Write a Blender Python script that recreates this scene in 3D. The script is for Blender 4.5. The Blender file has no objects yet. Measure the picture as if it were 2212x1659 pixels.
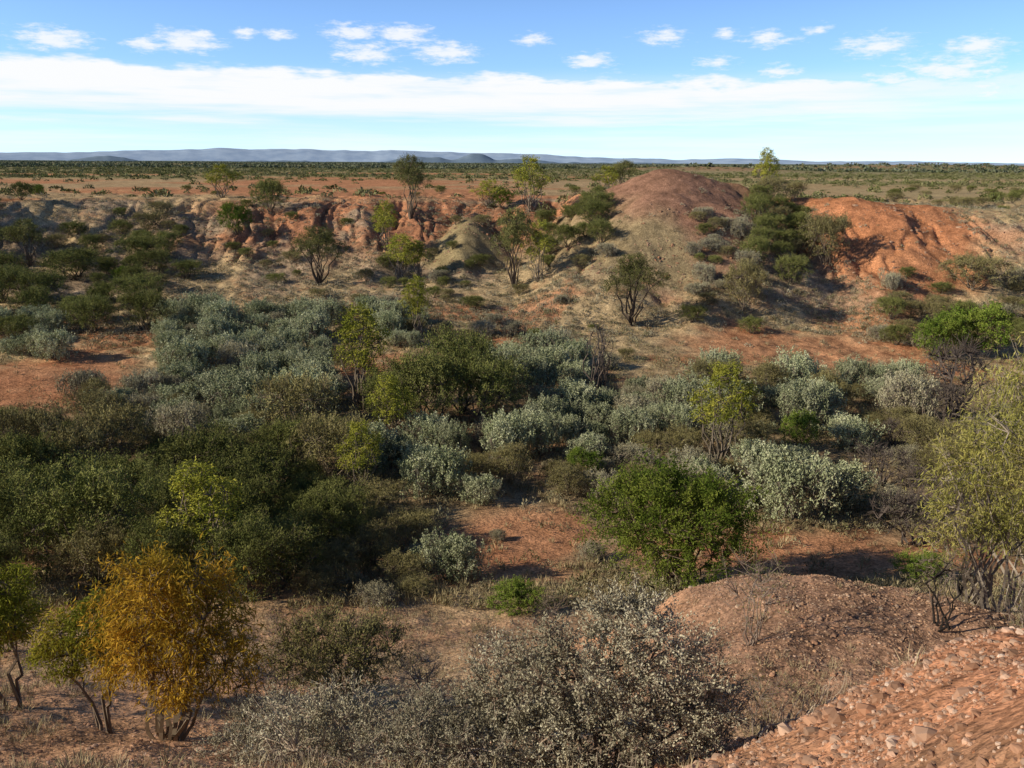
import bpy, math, numpy as np
from mathutils import Vector, Matrix
R = np.random.default_rng(7)
scene = bpy.context.scene
COL = scene.collection

# ------------------------------------------------------------------ noise
_p = np.random.default_rng(3).permutation(256)
_v = np.random.default_rng(4).random(256)*2-1
def vn(x, y, seed=0):
    x = np.asarray(x, float)+seed*17.31; y = np.asarray(y, float)+seed*9.77
    xi = np.floor(x).astype(np.int64); yi = np.floor(y).astype(np.int64)
    fx = x-xi; fy = y-yi
    fx = fx*fx*fx*(fx*(fx*6-15)+10); fy = fy*fy*fy*(fy*(fy*6-15)+10)
    def h(a, b): return _v[_p[(_p[a & 255]+b) & 255]]
    a = h(xi, yi); b = h(xi+1, yi); c = h(xi, yi+1); d = h(xi+1, yi+1)
    return (a*(1-fx)+b*fx)*(1-fy)+(c*(1-fx)+d*fx)*fy
def fbm(x, y, o=4, seed=0):
    s = 0; a = 1; t = 0
    for i in range(o):
        s = s+a*vn(x*2**i, y*2**i, seed+i*3); t += a; a *= .5
    return s/t
def sm(a, b, x):
    t = np.clip((x-a)/(b-a), 0, 1); return t*t*(3-2*t)

# ------------------------------------------------------------------ terrain
PY = [-400, -40, -6, 0, 4, 8, 10, 12, 14.2, 16.5, 18.7, 21.2, 23.6, 26.3, 29, 31.5, 37, 60, 73, 80, 90, 200]
PZ = [9.5, 11.5, 12.4, 12.3, 10.5, 7.9, 6.75, 5.7, 4.7, 3.7, 2.9, 2.1, 1.5, .9, .5, .3, .1, .2, .8, 1.6, 2.9, 3.2]
RIDGES = [
 ([(13,110,10.8),(14.5,104,11.9),(17.6,100,13.1),(15.8,94,11.1),(12.5,88,7.8),(8,80,4.6),(5,75,2)], 2.8, .58),
 ([(17.6,100,13.1),(24,101,11.8),(27,104,10.4),(30,110,9.8)], 2.6, .6),
 ([(17.6,100,12.9),(20.5,92,10.0),(20,84,6.2),(17,77,3.3),(15,71,1.2)], 2.2, .6),
 ([(31,104,10.2),(33,99,10.4),(36,95,10.4),(39.5,91,9.4),(37,86,6.8),(34.5,82,4.8),(31.4,76,2.2),(30,72,1)], 1.4, .64),
 ([(36,95,10.2),(46,94,9.6),(56,90,9.2)], 3, .6),
 ([(44,93,9.4),(44,87,6.8),(42,81,4.0)], 1.0, .62),
 ([(-12,114,9.7),(-11,105,8.4),(-9.5,98,5.6),(-8,91,3.0)], .8, .5),
 ([(-18,114,9.7),(-17,104,8.7),(-16,97,6.0),(-13,89,3.0)], .8, .5),
 ([(-24,114,9.7),(-23.5,105,8.8),(-22,98,6.3),(-19,89,3.0)], .9, .5),
 ([(-30,114,9.6),(-30,104,8.3),(-28,96,5.2),(-26,89,3)], .8, .5),
 ([(-38,114,9.6),(-38,104,8.1),(-36,96,5.2),(-35,88,3)], .8, .5),
 ([(1,115,9.7),(1.5,106,8.4),(2.5,98,5.6),(3,91,3.2)], .8, .5),
 ([(9,112,10.2),(9,105,8.8),(8,98,6.0)], .8, .6),
]
CONE = ([(-4.6,106,8.2),(-4.9,99,7.4),(-5.2,94,5.6),(-5,87,3.0)], .9, .72)
def tent(x, y, pts, r, sl):
    best = np.full(x.shape, -99.)
    for (ax, ay, az), (bx, by, bz) in zip(pts[:-1], pts[1:]):
        dx, dy = bx-ax, by-ay; L = dx*dx+dy*dy
        t = np.clip(((x-ax)*dx+(y-ay)*dy)/L, 0, 1)
        d = np.hypot(x-ax-t*dx, y-ay-t*dy)
        best = np.maximum(best, az+t*(bz-az)-sl*(np.sqrt(d*d+r*r)-r))
    return best
def smax(a, b, k):
    h = np.clip(.5+.5*(a-b)/k, 0, 1)
    return b+(a-b)*h+k*h*(1-h)
def hgt(x, y):
    x = np.asarray(x, float); y = np.asarray(y, float)
    E = np.interp(x, [-160, -90, -62, -50, -36, -12, 5, 20, 28, 33, 42, 60, 90, 160], [20, 74, 98, 110, 112, 112, 119, 113, 113, 106, 94, 86, 60, 10])
    E = E+2.2*fbm(x/9, y/9, 3, 5)
    w = 21
    base = np.interp(y, PY, PZ)+.18*fbm(x/5, y/5, 3, 1)*sm(20, 40, y)+.5*fbm(x/22, y/22, 2, 2)*sm(30, 50, y)
    plat = np.interp(x, [-50, 30, 60], [9.5, 9.5, 8.8])
    d = np.hypot(x, y)
    plat = plat+.25*fbm(x/40, y/40, 2, 8)*sm(100, 160, d)
    plat = plat+4.6*np.exp(-((x-300)/150)**2-((y-680)/70)**2)+3.2*np.exp(-((x-110)/60)**2-((y-560)/40)**2)
    s = sm(0, 1, (y-(E-w))/w)
    h = base+(plat-base)*s
    m = (y > 60) & (y < 140) & (np.abs(x) < 90)
    if m.any():
        xo = x[m]; ym = y[m]
        xm = xo+1.3*fbm(xo/6, ym/6, 3, 11); hm = h[m]
        for pts, r, sl in RIDGES:
            hm = smax(tent(xm, ym, pts, r, sl), hm, .9)
        sm_ = sm(3.0, 5, hm)*(1-sm(8.9, 9.7, hm))
        big = np.maximum(np.exp(-((xm-13.5)/7.5)**2)*.85, np.exp(-((xm+5)/2.6)**2-((ym-94)/8)**2))
        wx = xm+1.1*fbm(xm/3, ym/4, 3, 40)
        r1 = 1-np.abs(fbm(wx/4.4, ym/16, 2, 21))*2.6; r2 = 1-np.abs(fbm(wx/1.7, ym/7, 2, 25))*2.4
        hm = hm-sm_*(1-big)*(.95*np.clip(r1, 0, 1)**2+.42*np.clip(r2, 0, 1)**2)
        hm = hm+.20*fbm(xm/1.1, ym/1.4, 4, 31)*(1-.75*big)
        hm = smax(tent(xo+.3*fbm(xo/2, ym/2, 2, 12), ym, *CONE), hm, .3)
        h = h.copy(); h[m] = hm
    mx = x-5.45+.5*fbm(x/2, y/2, 2, 71); my = y-17+.5*fbm(x/2, y/2, 2, 72)
    sy = np.where(my > 0, 2.0, 5.0); sx = np.where(mx > 0, 3.6, 3.2)
    h = h+1.95*np.exp(-np.abs(mx/sx)**2-(my/sy)**2)
    h = h+1.0*np.exp(-((x-10)/3)**2-((y-15)/2.6)**2)
    h = h+1.35*sm(.6, 3.9, x-.12*y)*sm(0, 3, y)*(1-sm(7.4, 10.2, y-.15*(x-3)))
    near = 1-sm(20, 30, y)
    h = h+near*.15*fbm(x/.9, y/.9, 5, 51)
    h = h+near*.25*fbm(x/4, y/4, 2, 55)*sm(3, 8, d)
    return h
def H1(x, y): return float(hgt(np.array([x]), np.array([y]))[0])

def C(*a): return np.array(a, float)
def mix(a, b, t): return a*(1-t[:, None])+b*t[:, None]
def gcol(x, y, z, flat):
    n1 = fbm(x/6, y/6, 4, 61); n2 = fbm(x/1.3, y/1.3, 3, 62); n3 = fbm(x/30, y/30, 3, 63)
    soil = C(.37, .19, .11); grass = C(.38, .29, .18)
    c = mix(np.tile(soil, (len(x), 1)), np.tile(grass, (len(x), 1)), sm(-.3, .35, n1+.5*n2))
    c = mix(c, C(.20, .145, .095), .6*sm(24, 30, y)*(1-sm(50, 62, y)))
    def ell(cx, cy, rx, ry): return sm(1.25, .7, np.hypot((x-cx)/rx, (y-cy)/ry)+.35*n1+.2*n2)
    red = C(.42, .20, .115)
    for e in [(.5, 31, 3.2, 4.2), (-30, 55, 6.5, 8), (21, 66, 11, 6), (-1, 27, 4, 2), (30, 74, 5, 5), (10, 29, 7, 3.0), (-3, 76, 9, 3)]:
        c = mix(c, red, .75*ell(*e))
    g = sm(70, 82, y)*(1-sm(9.2, 9.5, z))*(1-sm(130, 140, y))
    c = mix(c, C(.33, .265, .195), g*sm(.4, -.2, n1)*.85)
    erod = sm(3.4, 6, z)*sm(80, 90, y)*(1-sm(122, 128, y))*sm(-44, -30, x)
    c = mix(c, C(.35, .175, .105), erod*sm(-.4, .25, n1+.5*n2))
    dh = np.hypot((x-14)/13, (y-92)/19)
    bh = sm(1.15, .7, dh)*sm(2.6, 4, z)
    c = mix(c, C(.26, .205, .125), bh*.95)
    c = mix(c, C(.26, .145, .105), bh*np.clip(sm(7.5, 11, z+1.6*n1)+.8*sm(15.5, 18, x+.8*n1), 0, 1)*.9)
    cone = sm(1.3, .9, np.hypot((x+5)/3.6, (y-94)/8))*sm(3.0, 3.8, z)
    c = mix(c, C(.25, .205, .12), cone*.95)
    rr = sm(1.2, .7, np.hypot((x-38)/8, (y-88)/14)+.4*n1+.2*n2)*sm(1.5, 3, z)
    c = mix(c, C(.41, .185, .10), rr*.85)
    d = np.hypot(x, y)
    P = sm(9.15, 9.45, z+.12*n1)*sm(104, 112, y)*(1-bh)
    P = np.maximum(P, sm(118, 124, y)); P = np.maximum(P, sm(8.2, 8.7, z)*sm(38, 46, x)*sm(60, 80, y)*(1-rr))
    P = np.where((bh > .1) & (y < 124), P*(1-bh), P)
    pl = mix(np.tile(C(.43, .22, .13), (len(x), 1)), C(.39, .285, .175), sm(-.1, .4, n3+.3*n1))
    pl = mix(pl, C(.38, .30, .18), sm(10, 45, x)*.8)
    band = fbm(x/160+3, y/38, 3, 71)
    pl = mix(pl, C(.235, .215, .115), sm(-.2, .15, band)*sm(190, 260, d)*.85)
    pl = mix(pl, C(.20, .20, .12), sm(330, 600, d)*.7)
    pl = mix(pl, C(.13, .16, .135), sm(1000, 2500, d)*.85)  # far ground drifts bluish: distance haze painted into the vertex colour
    sw = np.maximum(np.exp(-((x-300)/160)**2-((y-670)/60)**2), np.exp(-((x-110)/60)**2-((y-550)/40)**2))
    pl = mix(pl, C(.38, .22, .15), sm(.25, .6, sw)*.6*sm(-.3, .3, fbm(x/30, y/20, 3, 81)))
    c = mix(c, pl, P)
    nr = 1-sm(19, 25, y)
    c = mix(c, C(.37, .275, .18), nr*.85)
    c = mix(c, C(.38, .215, .135), nr*.8*sm(-.35, .25, n1+.3*n2))
    md = sm(1.3, .75, np.hypot((x-5.4)/4.8, (y-15.2)/4.6)+.15*n1)
    c = mix(c, C(.43, .25, .155), md*.95); c = mix(c, C(.24, .15, .108), md*sm(4.9, 5.7, z+.4*n2)*.85)
    sh = sm(.5, 2.5, x-.15*y+.5*n2)*(1-sm(8.2, 10, y-.15*(x-3)+.4*n2))
    c = mix(c, C(.38, .19, .115), sh)
    c = c*(1+.18*n2+.12*n1)[:, None]
    l = c.mean(1, keepdims=True); c = (l+(c-l)*1.08)*1.05
    return np.clip(c, .02, .8)

def new_attr(me, cols):
    a = me.color_attributes.new("Col", 'FLOAT_COLOR', 'POINT')
    buf = np.ones((len(me.vertices), 4), np.float32); buf[:, :3] = cols
    a.data.foreach_set("color", buf.ravel())
def build(name, V, F, cols, mats, mi=None, smooth=False):
    me = bpy.data.meshes.new(name)
    V = np.ascontiguousarray(V, np.float32); F = np.ascontiguousarray(F, np.int32)
    me.vertices.add(len(V)); me.vertices.foreach_set("co", V.ravel())
    me.loops.add(F.size); me.loops.foreach_set("vertex_index", F.ravel())
    me.polygons.add(len(F))
    me.polygons.foreach_set("loop_start", np.arange(0, F.size, 4, dtype=np.int32))
    me.polygons.foreach_set("loop_total", np.full(len(F), 4, np.int32))
    for m in mats: me.materials.append(m)
    if mi is not None: me.polygons.foreach_set("material_index", np.ascontiguousarray(mi, np.int32))
    me.polygons.foreach_set("use_smooth", np.full(len(F), smooth, bool))
    me.update(calc_edges=True)
    new_attr(me, cols)
    return me
def addobj(name, me, loc=(0, 0, 0), rot=0, s=(1, 1, 1)):
    o = bpy.data.objects.new(name, me); COL.objects.link(o)
    o.location = loc; o.rotation_euler = (0, 0, rot); o.scale = s
    return o

# ------------------------------------------------------------------ materials
def nodes(m):
    m.use_nodes = True; nt = m.node_tree; nt.nodes.clear(); return nt, nt.nodes.new, nt.links.new
def leafmat(name, trans=.25, var=.4):
    m = bpy.data.materials.new(name); nt, N, L = nodes(m)
    at = N('ShaderNodeAttribute'); at.attribute_name = "Col"
    src = at.outputs['Color']
    if var > 0:
        oi = N('ShaderNodeObjectInfo'); mr = N('ShaderNodeMapRange'); L(oi.outputs['Random'], mr.inputs[0])
        mr.inputs[3].default_value = 1.05-var/2; mr.inputs[4].default_value = 1.05+var/2
        mu = N('ShaderNodeVectorMath'); mu.operation = 'SCALE'; L(src, mu.inputs[0]); L(mr.outputs[0], mu.inputs['Scale']); src = mu.outputs[0]
    p = N('ShaderNodeBsdfDiffuse'); L(src, p.inputs['Color'])
    out = N('ShaderNodeOutputMaterial')
    if trans > 0:
        t = N('ShaderNodeBsdfTranslucent'); L(src, t.inputs['Color'])
        mx = N('ShaderNodeMixShader'); mx.inputs[0].default_value = trans
        L(p.outputs[0], mx.inputs[1]); L(t.outputs[0], mx.inputs[2]); L(mx.outputs[0], out.inputs[0])
    else: L(p.outputs[0], out.inputs[0])
    return m
M_LEAF = leafmat("foliage", 0); M_BARK = leafmat("bark", 0); M_ROCK = leafmat("stone", 0, 0); M_GRASS = leafmat("dry_grass_blades", 0, 0); M_SCRUB = leafmat("scrub_foliage", 0, 0)
M_LEAFN = leafmat("thin_leaf_foliage", .3, .1)

def groundmat():
    m = bpy.data.materials.new("desert_soil"); nt, N, L = nodes(m)
    at = N('ShaderNodeAttribute'); at.attribute_name = "Col"
    tc = N('ShaderNodeTexCoord')
    def noise(sc, det, ro=.6):
        n = N('ShaderNodeTexNoise'); n.inputs['Scale'].default_value = sc; n.inputs['Detail'].default_value = det; n.inputs['Roughness'].default_value = ro
        L(tc.outputs['Object'], n.inputs['Vector']); return n
    n1 = noise(.9, 5, .7); n2 = noise(9, 3, .7)
    vo = N('ShaderNodeTexVoronoi'); vo.inputs['Scale'].default_value = 16; L(tc.outputs['Object'], vo.inputs['Vector'])
    def mr(src, a, b, c, d):
        r = N('ShaderNodeMapRange'); L(src, r.inputs[0])
        for i, v in enumerate((a, b, c, d)): r.inputs[i+1].default_value = v
        return r.outputs[0]
    def mul(a, b):
        k = N('ShaderNodeMath'); k.operation = 'MULTIPLY'; L(a, k.inputs[0]); L(b, k.inputs[1]); return k.outputs[0]
    sep = N('ShaderNodeSeparateColor'); L(vo.outputs['Color'], sep.inputs[0])
    f = mul(mul(mr(n1.outputs[0], .25, .75, .5, 1.46), mr(n2.outputs[0], .25, .75, .6, 1.4)), mr(sep.outputs[0], 0, 1, .65, 1.4))
    mu = N('ShaderNodeVectorMath'); mu.operation = 'SCALE'; L(at.outputs['Color'], mu.inputs[0]); L(f, mu.inputs['Scale'])
    p = N('ShaderNodeBsdfDiffuse'); L(mu.outputs[0], p.inputs['Color'])
    b = N('ShaderNodeBump'); b.inputs['Strength'].default_value = .9; b.inputs['Distance'].default_value = .2; L(n1.outputs[0], b.inputs['Height'])
    b2 = N('ShaderNodeBump'); b2.inputs['Strength'].default_value = .9; b2.inputs['Distance'].default_value = .04; L(n2.outputs[0], b2.inputs['Height']); L(b.outputs[0], b2.inputs['Normal'])
    L(b2.outputs[0], p.inputs['Normal'])
    out = N('ShaderNodeOutputMaterial'); L(p.outputs[0], out.inputs[0]); return m
M_GROUND = groundmat()

# ------------------------------------------------------------------ ground sheet (polar grid)
rad = [.4]
while rad[-1] < 58: rad.append(rad[-1]*1.013+.01)
while rad[-1] < 125: rad.append(rad[-1]+.27)
while rad[-1] < 12000: rad.append(rad[-1]*1.025)
rad = np.array(rad)
ang = np.concatenate([np.linspace(-42, 42, 850), np.linspace(42, 318, 120)[1:-1]])*math.pi/180
na, nr = len(ang), len(rad)
RR, AA = np.meshgrid(rad, ang, indexing='ij')
gx = (RR*np.sin(AA)).ravel(); gy = (RR*np.cos(AA)).ravel(); gz = hgt(gx, gy)
idx = np.arange(nr*na).reshape(nr, na)
a = idx[:-1]; b = idx[1:]
F = np.stack([a, b, np.roll(b, -1, 1), np.roll(a, -1, 1)], -1).reshape(-1, 4)
F = F[:, ::-1]
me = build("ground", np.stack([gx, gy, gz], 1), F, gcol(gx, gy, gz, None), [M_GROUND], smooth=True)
addobj("ground", me)

# ------------------------------------------------------------------ distant hills
def hillmat(name, c):  # aerial haze painted in as a bluish base colour for hills and mesas
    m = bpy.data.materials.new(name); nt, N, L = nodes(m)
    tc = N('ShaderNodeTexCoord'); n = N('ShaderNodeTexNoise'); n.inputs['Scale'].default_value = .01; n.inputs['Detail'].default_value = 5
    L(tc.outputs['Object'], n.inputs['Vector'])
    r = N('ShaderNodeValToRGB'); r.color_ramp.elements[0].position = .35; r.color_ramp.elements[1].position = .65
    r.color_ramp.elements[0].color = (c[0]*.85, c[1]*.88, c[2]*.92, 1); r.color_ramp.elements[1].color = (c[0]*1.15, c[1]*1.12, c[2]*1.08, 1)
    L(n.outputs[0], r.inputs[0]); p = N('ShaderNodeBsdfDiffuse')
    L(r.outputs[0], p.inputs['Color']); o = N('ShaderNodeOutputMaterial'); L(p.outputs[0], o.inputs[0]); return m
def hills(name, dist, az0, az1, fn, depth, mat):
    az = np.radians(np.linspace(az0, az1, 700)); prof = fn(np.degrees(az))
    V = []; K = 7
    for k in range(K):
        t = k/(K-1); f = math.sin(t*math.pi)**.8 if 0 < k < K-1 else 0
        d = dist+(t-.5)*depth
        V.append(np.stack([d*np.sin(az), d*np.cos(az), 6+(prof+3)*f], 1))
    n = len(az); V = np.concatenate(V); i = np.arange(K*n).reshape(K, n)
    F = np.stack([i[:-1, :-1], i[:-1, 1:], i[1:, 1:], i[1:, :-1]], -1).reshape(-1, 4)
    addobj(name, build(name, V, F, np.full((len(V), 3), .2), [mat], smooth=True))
def fA(a): return np.clip(26*fbm(a/9, a*0, 3, 3)+np.interp(a, [-60, -28, -15, -5, 5, 15, 30, 60], [68, 68, 92, 76, 50, 36, 8, 0])+9*fbm(a/1.2, a*0, 3, 5), -3, 400)
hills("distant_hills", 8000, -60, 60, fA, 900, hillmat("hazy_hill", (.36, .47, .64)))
def g(a, c, w, h): return h*np.exp(-np.abs((a-c)/w)**2.5)
def fB(a): return np.clip(-3+g(a, -24, 1.6, 26)+g(a, -5.6, 2.2, 28)+g(a, -2.4, .9, 38)+g(a, .0, 2.2, 21)+g(a, -14, 3, 8)+g(a, 6, 4, 8)+5*fbm(a/.6, a*0, 3, 9), -3, 90)
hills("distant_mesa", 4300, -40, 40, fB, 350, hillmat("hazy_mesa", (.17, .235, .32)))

# ------------------------------------------------------------------ plants
def unit(v): return v/np.maximum(np.linalg.norm(v, axis=-1, keepdims=True), 1e-9)
def prisms(A, B, ra, rb, k=3):
    n = len(A); d = unit(B-A); up = np.where(np.abs(d[:, 2:3]) > .9, np.array([[1., 0, 0]]), np.array([[0, 0, 1.]]))
    u = unit(np.cross(d, up)); v = np.cross(d, u); V = np.empty((n, 2*k, 3))
    for i in range(k):
        c, s = math.cos(2*math.pi*i/k), math.sin(2*math.pi*i/k); o = u*c+v*s
        V[:, i] = A+o*ra[:, None]; V[:, k+i] = B+o*rb[:, None]
    f = np.array([[i, (i+1) % k, k+(i+1) % k, k+i] for i in range(k)])
    F = (np.arange(n)*2*k)[:, None, None]+f[None]
    return V.reshape(-1, 3), F.reshape(-1, 4)
def leafquads(P, a, L, W, r):
    n = len(P); a = unit(a); w = unit(np.cross(a, r.normal(size=(n, 3))))
    L = L[:, None]/2; W = W[:, None]/2; bend = np.cross(a, w)*L*.25*r.choice([-1, 1], n)[:, None]
    V = np.stack([P-a*L, P+w*W+bend, P+a*L, P-w*W+bend], 1).reshape(-1, 3)
    return V, np.arange(4*n).reshape(n, 4)
def sph(r, n, upb=0.):
    v = r.normal(size=(n, 3)); v[:, 2] += upb; return unit(v)
def plant(name, seed, lobes, leafcol, bark=(.16, .12, .09), n_sec=50, n_twig=350, lpt=28, ll=.09, lw=.03, stem=.05,
          upright=0., droop=0., shoot=None, jit=.07, nstem=None, upb=.5, foot=.15, sec_r=.013, twig_r=.006, shell=(.72, 1.08), lm=None):
    r = np.random.default_rng(seed); lobes = np.array(lobes, float); nl = len(lobes)
    SA, SB, ra, rb = [], [], [], []
    nodes_ = []
    vol = (lobes[:, 3]*lobes[:, 4]*lobes[:, 5])**.75; pr = vol/vol.sum()
    ns = max(nl, nstem or nl)
    for i in range(ns):
        Lb = lobes[i % nl]; tgt = Lb[:3]+sph(r, 1)[0]*Lb[3:]*.45
        an = r.uniform(0, 6.28); p0 = np.array([math.cos(an)*foot*r.random(), math.sin(an)*foot*r.random(), -.12])
        K = 6; ctrl = p0*.5+tgt*.5; ctrl[:2] = p0[:2]*.6+tgt[:2]*.4+r.normal(size=2)*.1*np.linalg.norm(tgt); prev = p0
        for k in range(1, K+1):
            t = k/K; q = (1-t)**2*p0+2*t*(1-t)*ctrl+t*t*tgt+r.normal(size=3)*.03*np.linalg.norm(tgt)*(k < K)
            SA.append(prev); SB.append(q); ra.append(stem*(1-.72*(t-1/K))); rb.append(stem*(1-.72*t)); nodes_.append(q); prev = q
    nodes_ = np.array(nodes_)
    li = r.choice(nl, n_sec, p=pr); sec = lobes[li, :3]+sph(r, n_sec, upb*.6)*lobes[li, 3:]*r.uniform(.35, .75, n_sec)[:, None]
    sec[:, 2] = np.maximum(sec[:, 2], .05)
    D = np.linalg.norm(sec[:, None]-nodes_[None], axis=2)+.6*np.maximum(0, nodes_[None, :, 2]-sec[:, None, 2])
    st = nodes_[D.argmin(1)]; midp = (st+sec)/2+r.normal(size=sec.shape)*.08*np.linalg.norm(sec-st, axis=1)[:, None]
    SA += list(st)+list(midp); SB += list(midp)+list(sec); ra += [sec_r*1.6]*n_sec+[sec_r*1.2]*n_sec; rb += [sec_r*1.2]*n_sec+[sec_r*.8]*n_sec
    nd = np.concatenate([midp, sec])
    li = r.choice(nl, n_twig, p=pr); dr = sph(r, n_twig, upb)
    tip = lobes[li, :3]+dr*lobes[li, 3:]*r.uniform(shell[0], shell[1], n_twig)[:, None]
    tip = tip+dr*(.10*lobes[li, 3:])*vn(dr[:, 0]*4+li, dr[:, 1]*4+dr[:, 2]*3, seed)[:, None]*2
    k = tip[:, 2] > .04; tip = tip[k]; dr = dr[k]; n_twig = len(tip)
    D = np.linalg.norm(tip[:, None]-nd[None], axis=2); st = nd[D.argmin(1)]
    if shoot:
        A = tip-unit(dr*[.45, .45, .2]+[0, 0, .8]+r.normal(size=tip.shape)*.18)*shoot*r.uniform(.7, 1.3, (n_twig, 1))
        A[:, 2] = np.maximum(A[:, 2], .03)
    else: A = tip-(tip-st)*.75
    SA = np.concatenate([np.array(SA), st, A]); SB = np.concatenate([np.array(SB), A, tip])
    ra = np.concatenate([ra, np.full(n_twig, twig_r*1.3), np.full(n_twig, twig_r)]); rb = np.concatenate([rb, np.full(n_twig, twig_r), np.full(n_twig, twig_r*.4)])
    V1, F1 = prisms(SA, SB, ra, rb, 4 if len(SA) < 900 else 3)
    c1 = np.tile(np.array(bark), (len(V1), 1))*r.uniform(.7, 1.3, len(V1)//2).repeat(2)[:, None]
    if lpt > 0:
        n = n_twig*lpt; ti = np.repeat(np.arange(n_twig), lpt)
        keep = r.random(n) < (.55+.45*vn(tip[ti, 0]*2.2, tip[ti, 1]*2.2+tip[ti, 2]*2, seed+5)+.25); ti = ti[keep]; n = len(ti)
        t = r.uniform(.05, 1.08, n)[:, None]; P = A[ti]+(tip-A)[ti]*t+r.normal(size=(n, 3))*jit*.5
        ax = unit((tip-A)[ti])*.5+r.normal(size=(n, 3))*.6; ax[:, 2] += upright-droop
        LL = ll*r.uniform(.6, 1.3, n); WW = lw*r.uniform(.7, 1.25, n)
        V2, F2 = leafquads(P, ax, LL, WW, r)
        pc = np.array(leafcol); tw = r.random(n_twig)
        q = np.clip(.5+.6*vn(P[:, 0]*1.6, P[:, 1]*1.6+P[:, 2]*1.4, seed+9)+.35*(tw[ti]-.5)+.15*r.normal(size=n), 0, .999)*(len(pc)-1)
        qi = q.astype(int); qf = (q-qi)[:, None]; c2 = (pc[qi]*(1-qf)+pc[np.minimum(qi+1, len(pc)-1)]*qf)*r.uniform(.75, 1.25, n)[:, None]
        c2 = np.repeat(c2, 4, 0)
        V = np.concatenate([V1, V2]); F = np.concatenate([F1, F2+len(V1)]); c = np.concatenate([c1, c2]); mi = np.r_[np.zeros(len(F1)), np.ones(len(F2))]
    else: V, F, c, mi = V1, F1, c1, np.zeros(len(F1))
    return build(name, V, F, c, [M_BARK, lm or M_LEAF], mi)
def domelobes(seed, n, W, H, z0=.4, spread=.32, size=.42):
    r = np.random.default_rng(seed); out = []
    for i in range(n):
        a = i*2.4+r.uniform(-.5, .5); d = W*spread*math.sqrt((i+.3)/n)
        s = r.uniform(.8, 1.2)*size
        zc = H*(z0+(.9-z0-.3)*r.uniform(.3, 1)*(1-.4*d/(W*.5)))
        out.append((d*math.cos(a), d*math.sin(a), zc, W*s*.62, W*s*.62, H*s*.85))
    return out
SALT = [(.25, .285, .16), (.355, .385, .235), (.46, .48, .32)]
SALTG = [(.28, .255, .165), (.36, .335, .225), (.43, .41, .29)]
OLIVE = [(.105, .122, .038), (.16, .178, .056), (.23, .24, .082)]
BROWNOL = [(.16, .14, .06), (.225, .20, .088), (.29, .265, .125)]
GREEN = [(.085, .135, .022), (.14, .21, .034), (.23, .285, .055)]
YG = [(.21, .235, .034), (.30, .315, .05), (.42, .40, .075)]
YEL = [(.25, .20, .03), (.42, .28, .036), (.56, .34, .05)]
LIB = {}
LIB['salt'] = [plant("saltbush_m", 100+i, domelobes(i, 9, 2.6, 1.9, .35), SALT, n_sec=60, n_twig=400, lpt=27, ll=.085, lw=.046, upright=.4, shoot=.38, jit=.085, stem=.03, upb=.7, bark=(.2, .17, .14), shell=(.66, 1.18)) for i in range(6)]
LIB['saltg'] = [plant("grey_saltbush_m", 120+i, domelobes(i+9, 8, 2.4, 1.4, .35), SALTG, n_sec=60, n_twig=380, lpt=20, ll=.08, lw=.032, upright=.3, shoot=.3, jit=.09, stem=.025, upb=.6, bark=(.24, .2, .17)) for i in range(3)]
LIB['dark'] = [plant("wattle_shrub_m", 140+i, domelobes(i+20, 9, 3.6, 3.0, .42), OLIVE, n_sec=90, n_twig=560, lpt=28, ll=.11, lw=.030, upright=.5, jit=.14, stem=.05, upb=.7, bark=(.13, .105, .08), shell=(.68, 1.16)) for i in range(5)]
LIB['brown'] = [plant("brown_shrub_m", 160+i, domelobes(i+40, 8, 3.0, 2.4, .4), BROWNOL, n_sec=90, n_twig=520, lpt=20, ll=.10, lw=.024, upright=.6, jit=.12, stem=.035, upb=.8, bark=(.18, .145, .11), twig_r=.007) for i in range(3)]
LIB['green'] = [plant("green_bush_m", 180+i, domelobes(i+50, 9, 3.4, 2.8, .4), GREEN, n_sec=80, n_twig=520, lpt=28, ll=.10, lw=.042, upright=.2, jit=.11, stem=.04, upb=.5) for i in range(2)]
def treelobes(seed, n, W, H, z0=.45):
    r = np.random.default_rng(seed); out = []
    for i in range(n):
        a = i*2.4+r.uniform(-.6, .6); t = (i+.5)/n; zc = H*(z0+.08+(.82-z0)*t); d = W*.33*math.sin(math.pi*min(1, .25+t*.75))*r.uniform(.5, 1.1)
        s = r.uniform(.75, 1.2); out.append((d*math.cos(a), d*math.sin(a), zc, W*.21*s, W*.21*s, H*.11*s))
    return out
LIB['tree'] = [plant("young_acacia_m", 200+i, treelobes(i+3, 11, 2.8, 4.6, .34), YG, n_sec=60, n_twig=300, lpt=22, ll=.13, lw=.036, droop=.35, jit=.14, stem=.045, upb=.2, foot=.06, nstem=11, bark=(.2, .165, .13)) for i in range(4)]
LIB['darktree'] = [plant("mulga_tree_m", 220+i, treelobes(i+13, 11, 5.0, 5.0, .45), [(.11, .12, .043), (.16, .165, .06), (.22, .215, .085)], n_sec=80, n_twig=420, lpt=24, ll=.15, lw=.04, upright=.4, jit=.2, stem=.085, upb=.5, foot=.15, nstem=9, bark=(.12, .095, .075)) for i in range(3)]
LIB['dead'] = [plant("dead_shrub_m", 240+i, domelobes(i+70, 9, 2.6, 2.4, .5), OLIVE, n_sec=110, n_twig=700, lpt=0, stem=.045, upb=.7, bark=(.11, .09, .08), sec_r=.014, twig_r=.008) for i in range(2)]
LIB['deadtree'] = [plant("dead_tree_m", 250, treelobes(77, 8, 2.0, 4.5, .5), OLIVE, n_sec=26, n_twig=50, lpt=0, stem=.06, upb=.9, bark=(.11, .09, .08), sec_r=.018, twig_r=.01)]
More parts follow.
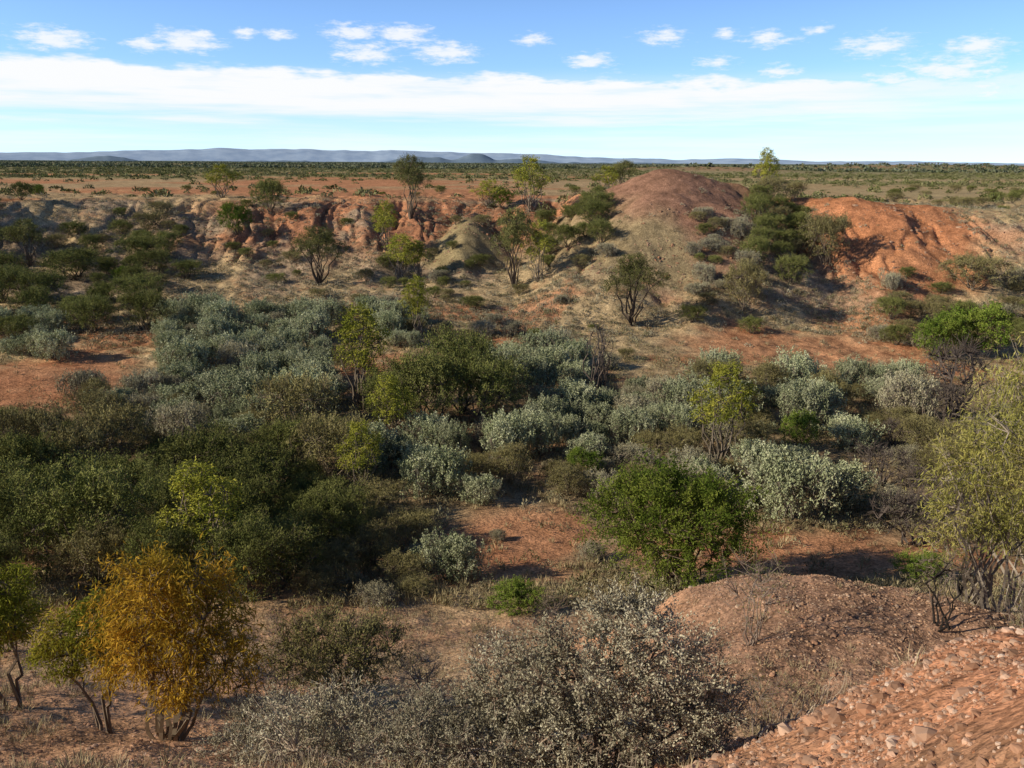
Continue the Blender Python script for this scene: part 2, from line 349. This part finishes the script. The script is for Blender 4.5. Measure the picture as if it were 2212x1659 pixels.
BASE = dict(salt=(2.6, 1.9), saltg=(2.4, 1.4), dark=(3.6, 3.0), brown=(3.0, 2.4), green=(3.4, 2.8), tree=(2.8, 4.6), darktree=(5, 5), dead=(2.6, 2.4), deadtree=(2, 4.5))
NAMES = dict(salt="saltbush", saltg="grey_saltbush", dark="wattle_shrub", brown="brown_shrub", green="green_bush", tree="young_acacia_tree", darktree="mulga_tree", dead="dead_shrub", deadtree="dead_tree")
taken = []
def put(kind, x, y, w=None, h=None):
    bw, bh = BASE[kind]; w = w or bw; h = h or bh
    m = LIB[kind][R.integers(len(LIB[kind]))]
    taken.append((x, y, w/2))
    return addobj(NAMES[kind], m, (x, y, H1(x, y)-.03), R.uniform(0, 6.28), (w/bw, w/bw*R.uniform(.92, 1.08), h/bh))
def area(kind, n, y0, y1, t0, t1, w, h, gap=.42):
    k = 0; tries = 0
    while k < n and tries < n*25:
        tries += 1
        y = R.uniform(y0, y1); x = y*R.uniform(t0, t1); s = R.uniform(.55, 1.28); ww = w*s
        if any((x-a)**2+(y-b)**2 < ((ww/2+c)*gap*1.6)**2 for a, b, c in taken): continue
        kk = kind if isinstance(kind, str) else kind[R.integers(len(kind))]
        put(kk, x, y, ww, h*s*R.uniform(.75, 1.25)); k += 1

def unique(name, x, y, me, rot=0, s=1):
    taken.append((x, y, 1.2)); addobj(name, me, (x, y, H1(x, y)-.03), rot, (s, s, s))
GL = [(-.75, .1, .8, .62, .6, .55), (-.35, -.1, 1.15, .55, .5, .5), (.35, .1, 1.3, .6, .55, .55), (.75, 0, 1.0, .6, .55, .6), (.1, -.3, .8, .7, .6, .5), (-1.1, 0, .45, .5, .5, .4), (1.1, .1, .6, .45, .5, .45), (.3, .2, 1.5, .42, .4, .32), (.7, -.2, .6, .6, .5, .5), (-.4, -.3, .6, .6, .5, .5)]
BLUE = [(.24, .22, .155), (.34, .315, .23), (.47, .44, .335)]
unique("grey_bluebush", .8, 7.6, plant("grey_bluebush", 300, GL, BLUE, n_sec=280, n_twig=2100, lpt=28, ll=.036, lw=.018, upright=.3, jit=.055, stem=.03, upb=.4, bark=(.28, .215, .165), sec_r=.009, twig_r=.0042, shell=(.45, 1.22), nstem=20, foot=.3))
unique("low_bluebush", -1.7, 7.6, plant("low_bluebush", 301, domelobes(5, 8, 1.8, .75, .35), BLUE, n_sec=90, n_twig=700, lpt=18, ll=.034, lw=.015, upright=.5, jit=.05, stem=.014, bark=(.36, .29, .23), sec_r=.007, twig_r=.0035, nstem=12, shell=(.6, 1.25)), 0)
unique("low_bluebush", -.75, 7.2, bpy.data.meshes["low_bluebush"], 2, .9)
unique("low_bluebush", -2.7, 8.3, bpy.data.meshes["low_bluebush"], 4, .75)
unique("feathery_shrub", -2.65, 12.2, plant("feathery_shrub", 302, domelobes(6, 10, 2.1, 1.75, .55, .36), [(.16, .15, .06), (.23, .215, .09), (.30, .28, .13)], n_sec=130, n_twig=900, lpt=20, ll=.06, lw=.015, upright=.6, jit=.07, stem=.028, upb=.6, bark=(.15, .12, .1), sec_r=.009, twig_r=.004, nstem=14, foot=.12, shell=(.6, 1.2)))
YL = [(0, 0, 2.1, .75, .7, .55), (-.35, .1, 1.7, .6, .6, .5), (.45, 0, 1.75, .65, .6, .55), (.7, 0, 1.2, .5, .5, .5), (.1, -.2, 1.3, .6, .5, .5), (-.1, 0, 2.4, .4, .4, .35), (-.55, .1, 1.15, .45, .5, .45), (.35, 0, 2.2, .5, .5, .4), (.2, -.2, .95, .45, .4, .35), (.8, 0, 1.7, .4, .4, .4)]
unique("yellow_acacia_tree", -4.3, 9.9, plant("yellow_acacia_tree", 303, YL, YEL, n_sec=150, n_twig=850, lpt=18, ll=.10, lw=.02, droop=.7, jit=.12, stem=.035, upb=.1, bark=(.24, .19, .14), sec_r=.009, twig_r=.004, foot=.3, nstem=14, shell=(.5, 1.28), lm=M_LEAFN), 0, .98)
GLf = [(-.2, 0, 1.5, .5, .5, .35), (.2, 0, 1.75, .45, .4, .3), (-.5, 0, 1.15, .4, .4, .3), (.3, .1, 1.2, .4, .4, .3)]
gm = plant("leaning_acacia", 304, GLf, [(.18, .20, .03), (.28, .27, .04), (.40, .31, .05)], n_sec=60, n_twig=320, lpt=24, ll=.09, lw=.02, droop=.4, jit=.1, stem=.03, upb=.1, bark=(.18, .14, .11), sec_r=.008, twig_r=.004, foot=.1, lm=M_LEAFN)
unique("leaning_acacia", -5.5, 10.5, gm); unique("leaning_acacia", -7.5, 11.6, gm, 1, 1.1); unique("leaning_acacia", -8.6, 12.5, gm, 3, 1.2)
RL = [(-.2, 0, 3.4, .8, .8, .5), (.6, 0, 3.2, .8, .8, .6), (-.7, 0, 2.7, .7, .7, .55), (.3, 0, 2.4, .9, .8, .6), (-.6, 0, 1.9, .6, .6, .5), (.9, 0, 2.2, .6, .7, .6), (0, 0, 1.6, .7, .6, .5), (.6, 0, 1.4, .6, .6, .4), (-.9, 0, 1.3, .4, .5, .4), (0, 0, 2.9, .9, .8, .6)]
rm = plant("willow_acacia_tree", 305, RL, [(.22, .225, .06), (.32, .31, .085), (.43, .39, .13)], n_sec=200, n_twig=900, lpt=14, ll=.12, lw=.02, droop=.7, jit=.15, stem=.035, upb=.1, bark=(.30, .255, .21), sec_r=.009, twig_r=.0045, foot=.6, nstem=22, shell=(.5, 1.25), lm=M_LEAFN)
unique("willow_acacia_tree", 8.8, 15.2, rm); o_ = addobj("willow_acacia_tree", rm, (10.9, 16.8, H1(10.9, 16.8)), 2.2, (1.1, 1.1, 1.62))
unique("round_green_bush", 5.1, 25.6, plant("round_green_bush", 306, domelobes(8, 18, 5.3, 4.4, .38, .32, .42), [(.085, .13, .022), (.145, .20, .034), (.24, .285, .055)], n_sec=260, n_twig=1500, lpt=32, ll=.10, lw=.042, upright=.25, jit=.14, stem=.05, upb=.45, sec_r=.014, shell=(.7, 1.12), nstem=20, foot=.4, lm=M_LEAFN))
ds = plant("bare_twig_shrub", 307, domelobes(9, 7, 1.5, 1.7, .55), OLIVE, n_sec=60, n_twig=260, lpt=3, ll=.04, lw=.012, stem=.014, upb=.8, bark=(.24, .19, .16), sec_r=.006, twig_r=.0028, nstem=9)
for (x, y, s) in [(4.0, 13.3, 1), (.2, 14.5, .8), (-.6, 16, .75), (7.6, 14.5, .7), (-3.8, 13, .7), (3.1, 9.7, .6), (1.0, 18.5, .8), (3.4, 19.5, .7), (8.3, 12.8, .8), (-1.2, 11, .8), (-3.4, 10.2, .7), (.3, 10.8, .8), (2.2, 8.2, .6), (-5.2, 13.5, .8), (-6.3, 15, .8)]: unique("bare_twig_shrub", x, y, ds, x*3, s)
bt = plant("burnt_shrub", 308, domelobes(19, 5, 1.0, 1.3, .6), OLIVE, n_sec=16, n_twig=36, lpt=0, stem=.028, upb=.9, bark=(.035, .03, .028), sec_r=.012, twig_r=.006, nstem=5)
unique("burnt_shrub", 7.3, 13.6, bt, 0, 1); unique("burnt_shrub", 3.6, 21.5, bt, 2, .9)
# fallen branches lying on the near slope
rb_ = np.random.default_rng(77)
for (bx, by, an, ln) in [(-.1, 6.9, .4, 1.4), (-1.2, 6.75, 2.7, 1.0), (.6, 6.7, .1, .8), (-7.0, 10.2, 2.2, 1.6), (2.3, 7.2, .9, .8), (-3.3, 8.6, .2, .9)]:
    A, B, r1, r2 = [], [], [], []
    def limb(px, py, a, L, r, dep):
        n = 6; z = H1(px, py)+.03+r
        for i in range(n):
            a2 = a+rb_.normal()*.22; qx = px+math.cos(a2)*L/n; qy = py+math.sin(a2)*L/n; zq = H1(qx, qy)+.03+rb_.uniform(0, .10)*(1+dep)
            A.append((px-bx, py-by, z)); B.append((qx-bx, qy-by, zq)); r1.append(r*(1-i/n*.8)); r2.append(r*(1-(i+1)/n*.8))
            if dep < 2 and rb_.random() < .75: limb(qx, qy, a2+rb_.choice([-1, 1])*rb_.uniform(.4, 1), L*.45, r*.5, dep+1)
            px, py, z, a = qx, qy, zq, a2
    limb(bx, by, an, ln, .016, 0)
    V, F = prisms(np.array(A), np.array(B), np.array(r1), np.array(r2), 5)
    addobj("fallen_branch", build("fallen_branch", V, F, np.tile([.42, .35, .28], (len(V), 1)), [M_BARK]), (bx, by, 0))

for k, x, y, w, h in [
 ('salt', -2.0, 26.2, 2.3, 1.7), ('green', .2, 22.6, 1.9, 1.0), ('saltg', -3.8, 23, 1.4, .7), ('tree', -9.6, 25.5, 3.4, 4.1),
 ('brown', -10.9, 43, 4.8, 4.1), ('dark', -4.4, 45.5, 5.0, 4.6), ('dark', -1.6, 46, 4.8, 4.2), ('dark', -6.5, 46.5, 4, 3.6), ('dark', -2.8, 48.5, 5, 5.2),
 ('tree', -8.7, 50, 4.2, 6.4), ('tree', -7.3, 67, 3.0, 5.0), ('tree', -6.2, 42.5, 2.8, 3.8), ('tree', -6.3, 35, 2.4, 3.6),
 ('tree', 9.8, 39.6, 3.4, 5.2), ('salt', 11, 33, 3.9, 3.0), ('salt', 13.4, 34.5, 2.8, 2.2), ('salt', -3.3, 35.5, 3.0, 2.6), ('salt', -1.4, 34.5, 1.8, 1.4), ('salt', -.3, 40.5, 2.8, 2.6), ('salt', 1.4, 41.2, 2.4, 2.4), ('salt', -2.8, 41, 2, 1.9),
 ('green', 3.3, 38, 1.8, 1.5), ('green', 33.9, 64, 5.2, 4.4), ('green', 30.9, 63.4, 4.2, 3.8), ('dead', 24.8, 48, 4.4, 5.0), ('dead', 23, 45, 2.6, 3.0),
 ('darktree', 9.8, 71.5, 6.0, 5.8), ('brown', 19.5, 74, 4.6, 4.8), ('deadtree', 5.0, 52, 2.2, 5), ('deadtree', 5.6, 53, 1.8, 4),
 ('darktree', -18.8, 86, 6.2, 5.6), ('darktree', -11.7, 103, 5.2, 7.2), ('tree', -36, 112, 4.6, 4.2), ('green', -30.5, 99.5, 4.2, 3.8), ('dark', -28.5, 106, 4.8, 4.2),
 ('tree', -13.5, 95, 4, 5.4), ('tree', -11, 88, 4.6, 4.6), ('tree', -9.6, 89, 3.6, 3.8), ('tree', 2, 107, 5.4, 6.6), ('tree', -3, 112, 4.4, 3.4), ('green', -1.5, 112, 3.4, 2.6),
 ('darktree', .2, 84, 5, 7.6), ('tree', 2.4, 83.5, 3.2, 5.8), ('tree', 28, 101, 3.6, 5.6), ('brown', 30.0, 85, 5.2, 5.2), ('brown', 41, 79, 6, 3.4),
 ('dark', -43, 87, 7, 3.4), ('darktree', -50, 92, 5, 5), ('dark', -38.5, 92, 6, 3.4), ('green', -38, 86, 2.4, 1.8), ('dark', -50, 86, 6, 3.2),
 ('darktree', 15.5, 128, 5, 5.0), ('tree', 13, 126, 4, 4.2), ('brown', 35.5, 73, 3, 2.6), ('tree', 26, 40, 2.4, 3), ('green', 14.2, 42, 2, 2.2),
 ('brown', -5.2, 33, 2.6, 1.6), ('saltg', 6.5, 46, 2.5, 1.8), ('brown', -11.2, 17.6, 2.6, 1.6), ('saltg', 10, 19.5, 1.8, .8), ('saltg', 11.6, 20, 1.6, .8), ('green', 13.3, 26.5, 2, 1.0),
 ('brown', -4.6, 27.5, 2.6, 1.7), ('brown', -3.6, 30, 2.2, 1.4), ('dark', -7.2, 25.5, 3, 2.2), ('saltg', 2.8, 28.5, 1.2, .7), ('saltg', -.5, 30.5, .7, .5)]:
    put(k, x, y, w, h)
area(['salt', 'salt', 'salt', 'salt', 'saltg'], 54, 46, 74, -.40, -.205, 3.1, 2.2)
area('salt', 10, 64, 74, -.17, -.10, 2.6, 1.9)
area('salt', 9, 51, 62, -.03, .075, 3.2, 2.5)
area(['salt', 'saltg'], 18, 42, 52, .03, .20, 2.8, 2.1)
area(['salt', 'salt', 'salt', 'brown'], 26, 41, 57, .22, .46, 3.1, 2.2)
area('salt', 8, 58, 72, -.60, -.52, 3, 2)
area(['salt', 'saltg', 'brown'], 26, 41, 51, -.50, -.27, 2.8, 2)
area('salt', 6, 38, 44, -.18, -.09, 2.4, 1.9)
area(['dark', 'dark', 'dark', 'brown'], 46, 23.5, 42, -.66, -.30, 3.8, 3.2, .38)
area(['dark', 'dark', 'brown'], 24, 26, 41, -.34, -.175, 3.3, 2.7, .38)
area('dark', 14, 64, 79, -.62, -.40, 4.4, 3.0)
area(['dark', 'brown', 'dark'], 32, 82, 104, -.62, -.36, 3.4, 2.2)
area('dark', 18, 86, 101, .035, .10, 3.4, 2.6, .35)
area(['dark', 'dark', 'brown'], 22, 80, 100, .265, .32, 3.2, 2.4, .35)
area(['brown', 'dark', 'saltg'], 22, 70, 90, .20, .28, 2.2, 1.5)
area(['brown', 'dark', 'saltg'], 30, 66, 81, .42, .60, 2.7, 1.6)
area(['brown', 'saltg', 'brown', 'dead'], 18, 30, 47, .42, .58, 2.8, 2.2)
area(['brown', 'saltg', 'brown', 'salt'], 44, 34, 47, -.08, .36, 2.1, 1.3, .38)
area(['brown', 'saltg', 'dark'], 40, 58, 90, -.24, .15, 2.0, 1.3)
area(['brown', 'dark'], 26, 84, 108, -.34, .03, 2.0, 1.2)
area(['brown', 'saltg'], 14, 24, 33, -.25, -.10, 1.6, .9)
area(['dark', 'green', 'brown'], 12, 112, 135, -.55, .2, 1.8, 1.0)
area(['dark', 'brown', 'brown'], 24, 97, 180, .38, .62, 2.4, 1.4)

# ------------------------------------------------------------------ merged scatters
def clump(seed, n, ll, lw, H=.5, W=.5, up=.5, base=False):
    r = np.random.default_rng(seed)
    if base:
        an = r.uniform(0, 6.28, n); t = r.uniform(.1, .9, n); d = np.stack([np.cos(an)*t, np.sin(an)*t, np.ones(n)], 1); d = unit(d)
        P = d*ll*.5+np.stack([np.cos(an)*.06, np.sin(an)*.06, 0*an], 1)
        V, F = leafquads(P, d, ll*r.uniform(.6, 1.2, n), lw*np.ones(n), r)
    else:
        d = sph(r, n, .6); d[:, 2] = np.abs(d[:, 2])
        P = d*[W, W, H]*r.uniform(.55, 1.05, n)[:, None]; P[:, 2] += .03
        V, F = leafquads(P, d*.5+r.normal(size=(n, 3))*.5+[0, 0, up], ll*r.uniform(.6, 1.3, n), lw*r.uniform(.6, 1.3, n), r)
    return V, F, r.uniform(.7, 1.3, n).repeat(4)
def scatter(name, x, y, sc, cols, temps, mat, sink=.02, hr=(.8, 1.2)):
    n = len(x); z = hgt(x, y)-sink*sc; rot = R.uniform(0, 6.283, n); tv = R.integers(len(temps), size=n); hs = R.uniform(hr[0], hr[1], n)
    Vs, Fs, Cs = [], [], []; off = 0
    for k, (V, F, f) in enumerate(temps):
        i = np.where(tv == k)[0]
        if not len(i): continue
        c, s = np.cos(rot[i]), np.sin(rot[i])
        X = (V[None, :, 0]*c[:, None]-V[None, :, 1]*s[:, None])*sc[i, None]+x[i, None]
        Y = (V[None, :, 0]*s[:, None]+V[None, :, 1]*c[:, None])*sc[i, None]+y[i, None]
        Z = V[None, :, 2]*(sc[i]*hs[i])[:, None]+z[i, None]
        Vs.append(np.stack([X, Y, Z], -1).reshape(-1, 3)); Fs.append((F[None]+(np.arange(len(i))*len(V))[:, None, None]+off).reshape(-1, 4))
        Cs.append((cols[i][:, None, :]*f[None, :, None]).reshape(-1, 3)); off += len(i)*len(V)
    addobj(name, build(name, np.concatenate(Vs), np.concatenate(Fs), np.concatenate(Cs), [mat]))
def pal(n, cs, j=.2):
    cs = np.array(cs); t = R.random(n)*(len(cs)-1); i = t.astype(int); f = (t-i)[:, None]
    return (cs[i]*(1-f)+cs[np.minimum(i+1, len(cs)-1)]*f)*R.uniform(1-j, 1+j, (n, 1))
def polar(n, y0, y1, t0, t1, p=1.0):
    y = y0+(y1-y0)*R.random(n)**p; return y*R.uniform(t0, t1, n), y
def bare(x, y):
    m = np.zeros(len(x))
    for cx, cy, rx, ry in [(.5, 31, 3.2, 4.2), (-30, 55, 6.5, 8), (21, 66, 10.5, 5.5), (10, 29, 7, 2.6), (-1, 27, 3, 2)]:
        m = np.maximum(m, np.hypot((x-cx)/rx, (y-cy)/ry)+.3*fbm(x/3, y/3, 2, 88) < 1)
    return m
GR = [clump(400+i, 20, .30, .011, base=True) for i in range(5)]
GRf = [clump(410+i, 14, .36, .03, base=True) for i in range(5)]
x, y = polar(7000, 5.5, 26, -.8, .8, .8); k = (fbm(x/2.2, y/2.2, 3, 90) > -.05) & ~((x > .8+.12*y) & (y < 9.5) & (R.random(len(x)) < .95)) & ~((np.hypot((x-5.4)/3.8, (y-16)/3.5) < 1) & (R.random(len(x)) < .93))
x, y = x[k], y[k]
scatter("dry_grass", x, y, R.uniform(.25, .75, len(x)), pal(len(x), [(.32, .26, .17), (.42, .35, .23), (.27, .24, .14)]), GR, M_GRASS)
x, y = polar(18000, 23, 80, -.75, .7, 1.2); k = (fbm(x/4, y/4, 3, 91) > -.2) & ((bare(x, y) < .5) | (R.random(len(x)) < .12)); x, y = x[k], y[k]
scatter("dry_grass", x, y, R.uniform(.4, 1.05, len(x)), pal(len(x), [(.27, .23, .14), (.40, .33, .20), (.22, .20, .11)]), GRf, M_GRASS)
LS = [clump(420+i, 60, .16, .05, .5, .55) for i in range(6)]
x, y = polar(3800, 23, 80, -.7, .68); k = (fbm(x/5, y/5, 3, 92) > -.2) & ((bare(x, y) < .5) | (R.random(len(x)) < .12)); x, y = x[k], y[k]
scatter("low_scrub", x, y, R.uniform(.3, 1.15, len(x))*.9, pal(len(x), [(.15, .14, .065), (.26, .22, .14), (.33, .31, .21), (.17, .175, .07)]), LS, M_SCRUB)
LF = [clump(430+i, 30, .28, .11, .5, .6) for i in range(6)]
x, y = polar(16000, 66, 116, -.64, .64)
zz = hgt(x, y); hill = (np.hypot((x-13.5)/9.5, (y-92)/18) < 1) & (x < 19.5) | (np.hypot((x-38)/6.5, (y-87)/11) < 1) | (np.hypot((x+5)/3.4, (y-94)/7) < 1)
k = (fbm(x/4, y/4, 3, 93) > -.35) & ~(hill & (R.random(len(x)) < .92)) & ~((zz > 9.3) & (R.random(len(x)) < .85)) & ~((bare(x, y) > .5) & (R.random(len(x)) < .93)); x, y = x[k], y[k]
er = (x > -36) & (x < 8) & (y > 94) & (R.random(len(x)) < .4); x, y = x[~er], y[~er]
scatter("hillside_scrub", x, y, R.uniform(.2, .7, len(x)), pal(len(x), [(.36, .32, .235), (.28, .24, .165), (.40, .37, .27), (.17, .165, .08)]), LF, M_SCRUB)
n = 15000; x, y = polar(n, 112, 700, -.68, .68, 1.4); d = np.hypot(x, y)
pr_ = sm(-.2, .15, fbm(x/160+3, y/38, 3, 71))*sm(180, 260, d)*.75+.05+.14*sm(400, 600, d)+.2*sm(10, 60, x)*sm(-.1, .2, fbm(x/70, y/14, 3, 77)); k = (R.random(n) < pr_) & (hgt(x, y) > 8.0); x, y = x[k], y[k]
scatter("plain_shrubland", x, y, R.uniform(.5, 1.9, len(x)), pal(len(x), [(.115, .13, .048), (.17, .18, .075), (.25, .24, .13), (.19, .19, .08)]), [clump(440+i, 40, .38, .2, .6, .75) for i in range(5)], M_SCRUB, hr=(.5, 1.0))
n = 11000; x, y = polar(n, 550, 3800, -.7, .7, 1.6); k = fbm(x/300, y/90, 3, 95) > -.15; x, y = x[k], y[k]; n = len(x)
scatter("distant_woodland", x, y, R.uniform(1.2, 3.2, n), pal(n, [(.11, .13, .075), (.14, .16, .10), (.18, .195, .14)]), [clump(450+i, 14, .7, .5, .8, 1.0) for i in range(4)], M_SCRUB, hr=(.5, 1.0))  # paler foliage palette, with distance haze painted into the leaf colours
def stone(seed):
    r = np.random.default_rng(seed); V = []; ids = {}; F = []
    def vid(p):
        kk = tuple(p)
        if kk not in ids: ids[kk] = len(V); V.append(p)
        return ids[kk]
    for ax in range(3):
        for s in (-1, 1):
            for i in (-1, 0):
                for j in (-1, 0):
                    q = []
                    for (u, v) in ((i, j), (i+1, j), (i+1, j+1), (i, j+1)):
                        p = [0, 0, 0]; p[ax] = s; p[(ax+1) % 3] = u; p[(ax+2) % 3] = v; q.append(vid(tuple(p)))
                    F.append(q if s > 0 else q[::-1])
    V = np.array(V, float); V = (.6*unit(V)+.35*V/1.4)*(1+r.normal(size=(len(V), 1))*.10)*[1, r.uniform(.55, .9), r.uniform(.4, .75)]+r.normal(size=(len(V), 3))*.05
    return V, np.array(F), r.uniform(.9, 1.1, len(V))
ST = [stone(i) for i in range(10)]
SC = [(.37, .19, .115), (.43, .25, .165), (.28, .16, .105), (.52, .36, .27), (.38, .18, .10), (.60, .47, .38)]
x, y = polar(26000, 3.5, 10.8, .05, .85); k = (x > .3+.1*y+R.normal(size=len(x))*.5) & (y-.15*(x-3) < 9.6+R.normal(size=len(x))*.7) & (fbm(x/.7, y/.7, 3, 97) > -.15+R.normal(size=len(x))*.2); x, y = x[k], y[k]
scatter("rock_rubble", x, y, np.clip(R.lognormal(-4.15, .62, len(x)), .007, .11), pal(len(x), SC, .3), ST, M_ROCK, sink=0)
x = R.normal(5.8, 3.0, 20000); y = R.normal(14.6, 3.0, 20000)
scatter("mound_gravel", x, y, np.clip(R.lognormal(-4.25, .5, len(x)), .006, .07), pal(len(x), [(.37, .225, .14), (.46, .30, .20), (.26, .165, .115), (.54, .40, .30)], .25), ST, M_ROCK, sink=.05)
x, y = polar(10000, 5, 24, -.75, .5)
scatter("slope_stones", x, y, np.clip(R.lognormal(-4.05, .5, len(x)), .008, .08), pal(len(x), SC[:4]), ST, M_ROCK, sink=.1)
x = R.uniform(-40, 50, 10000); y = R.uniform(78, 112, 10000); z = hgt(x, y); k = (z > 3.2) & (z < 10) & (fbm(x/3, y/3, 2, 99) > 0); x, y = x[k], y[k]
scatter("hillside_rocks", x, y, np.clip(R.lognormal(-2.2, .45, len(x)), .04, .4), pal(len(x), [(.34, .18, .11), (.26, .16, .11), (.40, .27, .19)]), ST, M_ROCK, sink=.2)

# ------------------------------------------------------------------ light and sky
sd = Vector((-.95, -.26, 0)).normalized(); el = math.radians(26)
sd = Vector((sd.x*math.cos(el), sd.y*math.cos(el), math.sin(el)))
L_ = bpy.data.lights.new("sun", 'SUN'); L_.energy = 5.0; L_.angle = math.radians(.53); L_.color = (1, .88, .67)
so = bpy.data.objects.new("sun", L_); COL.objects.link(so); so.rotation_euler = sd.to_track_quat('Z', 'Y').to_euler(); so.location = (-60, -20, 60)

w = bpy.data.worlds.new("World"); scene.world = w; w.use_nodes = True; nt = w.node_tree; nt.nodes.clear(); N = nt.nodes.new; Lk = nt.links.new
def setin(s, v):
    if isinstance(v, bpy.types.NodeSocket): Lk(v, s)
    else: s.default_value = v
def ma(op, a, b=None, c=None, clamp=False):
    n = N('ShaderNodeMath'); n.operation = op; n.use_clamp = clamp; setin(n.inputs[0], a)
    if b is not None: setin(n.inputs[1], b)
    if c is not None: setin(n.inputs[2], c)
    return n.outputs[0]
def vm(op, a, b):
    n = N('ShaderNodeVectorMath'); n.operation = op; setin(n.inputs[0], a)
    if b is not None: setin(n.inputs[1], b)
    return n
def sstep(x, a, b, to0=0., to1=1.):
    n = N('ShaderNodeMapRange'); n.interpolation_type = 'SMOOTHSTEP'; setin(n.inputs[0], x); setin(n.inputs[1], a); setin(n.inputs[2], b); n.inputs[3].default_value = to0; n.inputs[4].default_value = to1; return n.outputs[0]
tc = N('ShaderNodeTexCoord'); sp = N('ShaderNodeSeparateXYZ'); Lk(tc.outputs['Generated'], sp.inputs[0])
X, Y, Z = sp.outputs
AZ = ma('MULTIPLY', ma('ARCTAN2', X, Y), 57.2958); EL = ma('MULTIPLY', ma('ARCSINE', Z), 57.2958)
zz = ma('MULTIPLY_ADD', Z, 1.6, .07)
cv = N('ShaderNodeCombineXYZ'); Lk(X, cv.inputs[0]); Lk(Y, cv.inputs[1]); Lk(zz, cv.inputs[2])
nv = vm('NORMALIZE', cv.outputs[0], None)
sky = N('ShaderNodeTexSky'); sky.sky_type = 'NISHITA'; sky.sun_disc = False; sky.sun_elevation = el; sky.sun_rotation = math.radians(254.7); sky.air_density = 1.0; sky.dust_density = .3; sky.ozone_density = 2.5
Lk(nv.outputs[0], sky.inputs['Vector'])
def nz(sx, sy, det, off=0, rough=.55):
    c = N('ShaderNodeCombineXYZ'); Lk(ma('MULTIPLY', AZ, sx), c.inputs[0]); Lk(ma('MULTIPLY', EL, sy), c.inputs[1]); c.inputs[2].default_value = off
    n = N('ShaderNodeTexNoise'); n.inputs['Scale'].default_value = 1; n.inputs['Detail'].default_value = det; n.inputs['Roughness'].default_value = rough
    Lk(c.outputs[0], n.inputs['Vector']); return n.outputs[0]
n_edge = nz(.26, 1.1, 4, 0, .6); n_str = nz(.07, 1.3, 4, 4, .6); n_p = nz(.9, 3.2, 4, 9, .65)
ee = ma('ADD', EL, ma('MULTIPLY', ma('SUBTRACT', n_edge, .5), 2.6))
ee = ma('ADD', ee, ma('MULTIPLY', AZ, .014))
top = sstep(ee, 4.6, 5.3, 1, 0); bot = sstep(ma('ADD', EL, ma('MULTIPLY', ma('SUBTRACT', n_str, .5), 5.0)), 1.1, 3.8)
fade = sstep(AZ, 14, 34, 1, .45)
body = sstep(nz(.10, .9, 4, 14, .6), .3, .5, .7, 1)
band = ma('MULTIPLY', ma('MULTIPLY', ma('MULTIPLY', top, bot), fade), body)
low = ma('MULTIPLY', sstep(n_str, .35, .7, .4, 1), sstep(EL, 0, 3.0, .7, .45)); low = ma('MULTIPLY', low, sstep(EL, 3.8, 5.8, 1, 0))
PF = [(110,88,105,1),(400,92,110,.95),(310,101,65,.85),(525,75,45,.9),(597,77,50,.85),(755,73,95,.9),(865,76,100,1),(785,118,110,.85),(960,115,110,.95),(1150,85,65,.75),(1270,130,80,.95),(1430,78,100,.6),(1655,80,100,.65),(1680,151,65,.85),(1540,133,80,.55),(1890,93,120,.75),(2110,93,95,.85),(2050,147,180,.75),(1920,165,95,.6),(430,78,55,.8),(1560,70,60,.4),(1760,60,60,.4),(2120,190,110,.6)]
azel = N('ShaderNodeCombineXYZ'); Lk(AZ, azel.inputs[0]); Lk(EL, azel.inputs[1])
pm = None
for (px, py, pw, op) in PF:
    a0 = math.degrees(math.atan((px-1106)*.4629/(860.5-.1125*(py-829.5)))); vp = .4629*(py-829.5)
    e0 = -math.degrees(math.atan((215.3+.97*vp)/(860.5-.243*vp))*math.cos(math.radians(a0)))
    wx = pw/2/33.5*1.12; wy = wx*.29+.07
    d = vm('SUBTRACT', azel.outputs[0], (a0, e0, 0)); d = vm('MULTIPLY', d.outputs[0], (1/wx, 1/wy, 0)); ln = vm('LENGTH', d.outputs[0], None)
    v = ma('ADD', ln.outputs['Value'], (1-op)*.7); pm = v if pm is None else ma('MINIMUM', pm, v)
pe = ma('ADD', pm, ma('MULTIPLY', ma('SUBTRACT', n_p, .5), 3.0))
puff = ma('MULTIPLY', sstep(pe, 1.4, .1), .88)
cl = ma('MAXIMUM', ma('MAXIMUM', band, low), puff, clamp=True)
gain = sstep(Z, .12, .42, 1.5, .45)
tn = vm('MULTIPLY', sky.outputs[0], (.88, 1.0, 1.16)); tg = N('ShaderNodeVectorMath'); tg.operation = 'SCALE'; Lk(tn.outputs[0], tg.inputs[0]); Lk(gain, tg.inputs['Scale'])
b1 = N('ShaderNodeBackground'); b1.inputs[1].default_value = .15; Lk(tg.outputs[0], b1.inputs[0])
b2 = N('ShaderNodeBackground'); b2.inputs[0].default_value = (.97, .985, 1, 1); b2.inputs[1].default_value = 1.0
ms = N('ShaderNodeMixShader'); Lk(cl, ms.inputs[0]); Lk(b1.outputs[0], ms.inputs[1]); Lk(b2.outputs[0], ms.inputs[2])
wo = N('ShaderNodeOutputWorld'); Lk(ms.outputs[0], wo.inputs[0])

# ------------------------------------------------------------------ camera
cd = bpy.data.cameras.new("camera"); cam = bpy.data.objects.new("camera", cd); COL.objects.link(cam)
cd.lens = 31.18; cd.sensor_width = 36; cd.clip_start = .05; cd.clip_end = 30000
cam.location = (0, 0, 14)
cam.rotation_euler = (Matrix.Rotation(math.radians(90-14.05), 3, 'X') @ Matrix.Rotation(math.radians(.3), 3, 'Z')).to_euler()
scene.camera = cam
scene.view_settings.view_transform = 'Standard'; scene.view_settings.look = 'None'; scene.view_settings.exposure = 0
print("faces", sum(len(m.polygons) for m in bpy.data.meshes), "objs", len(bpy.data.objects))
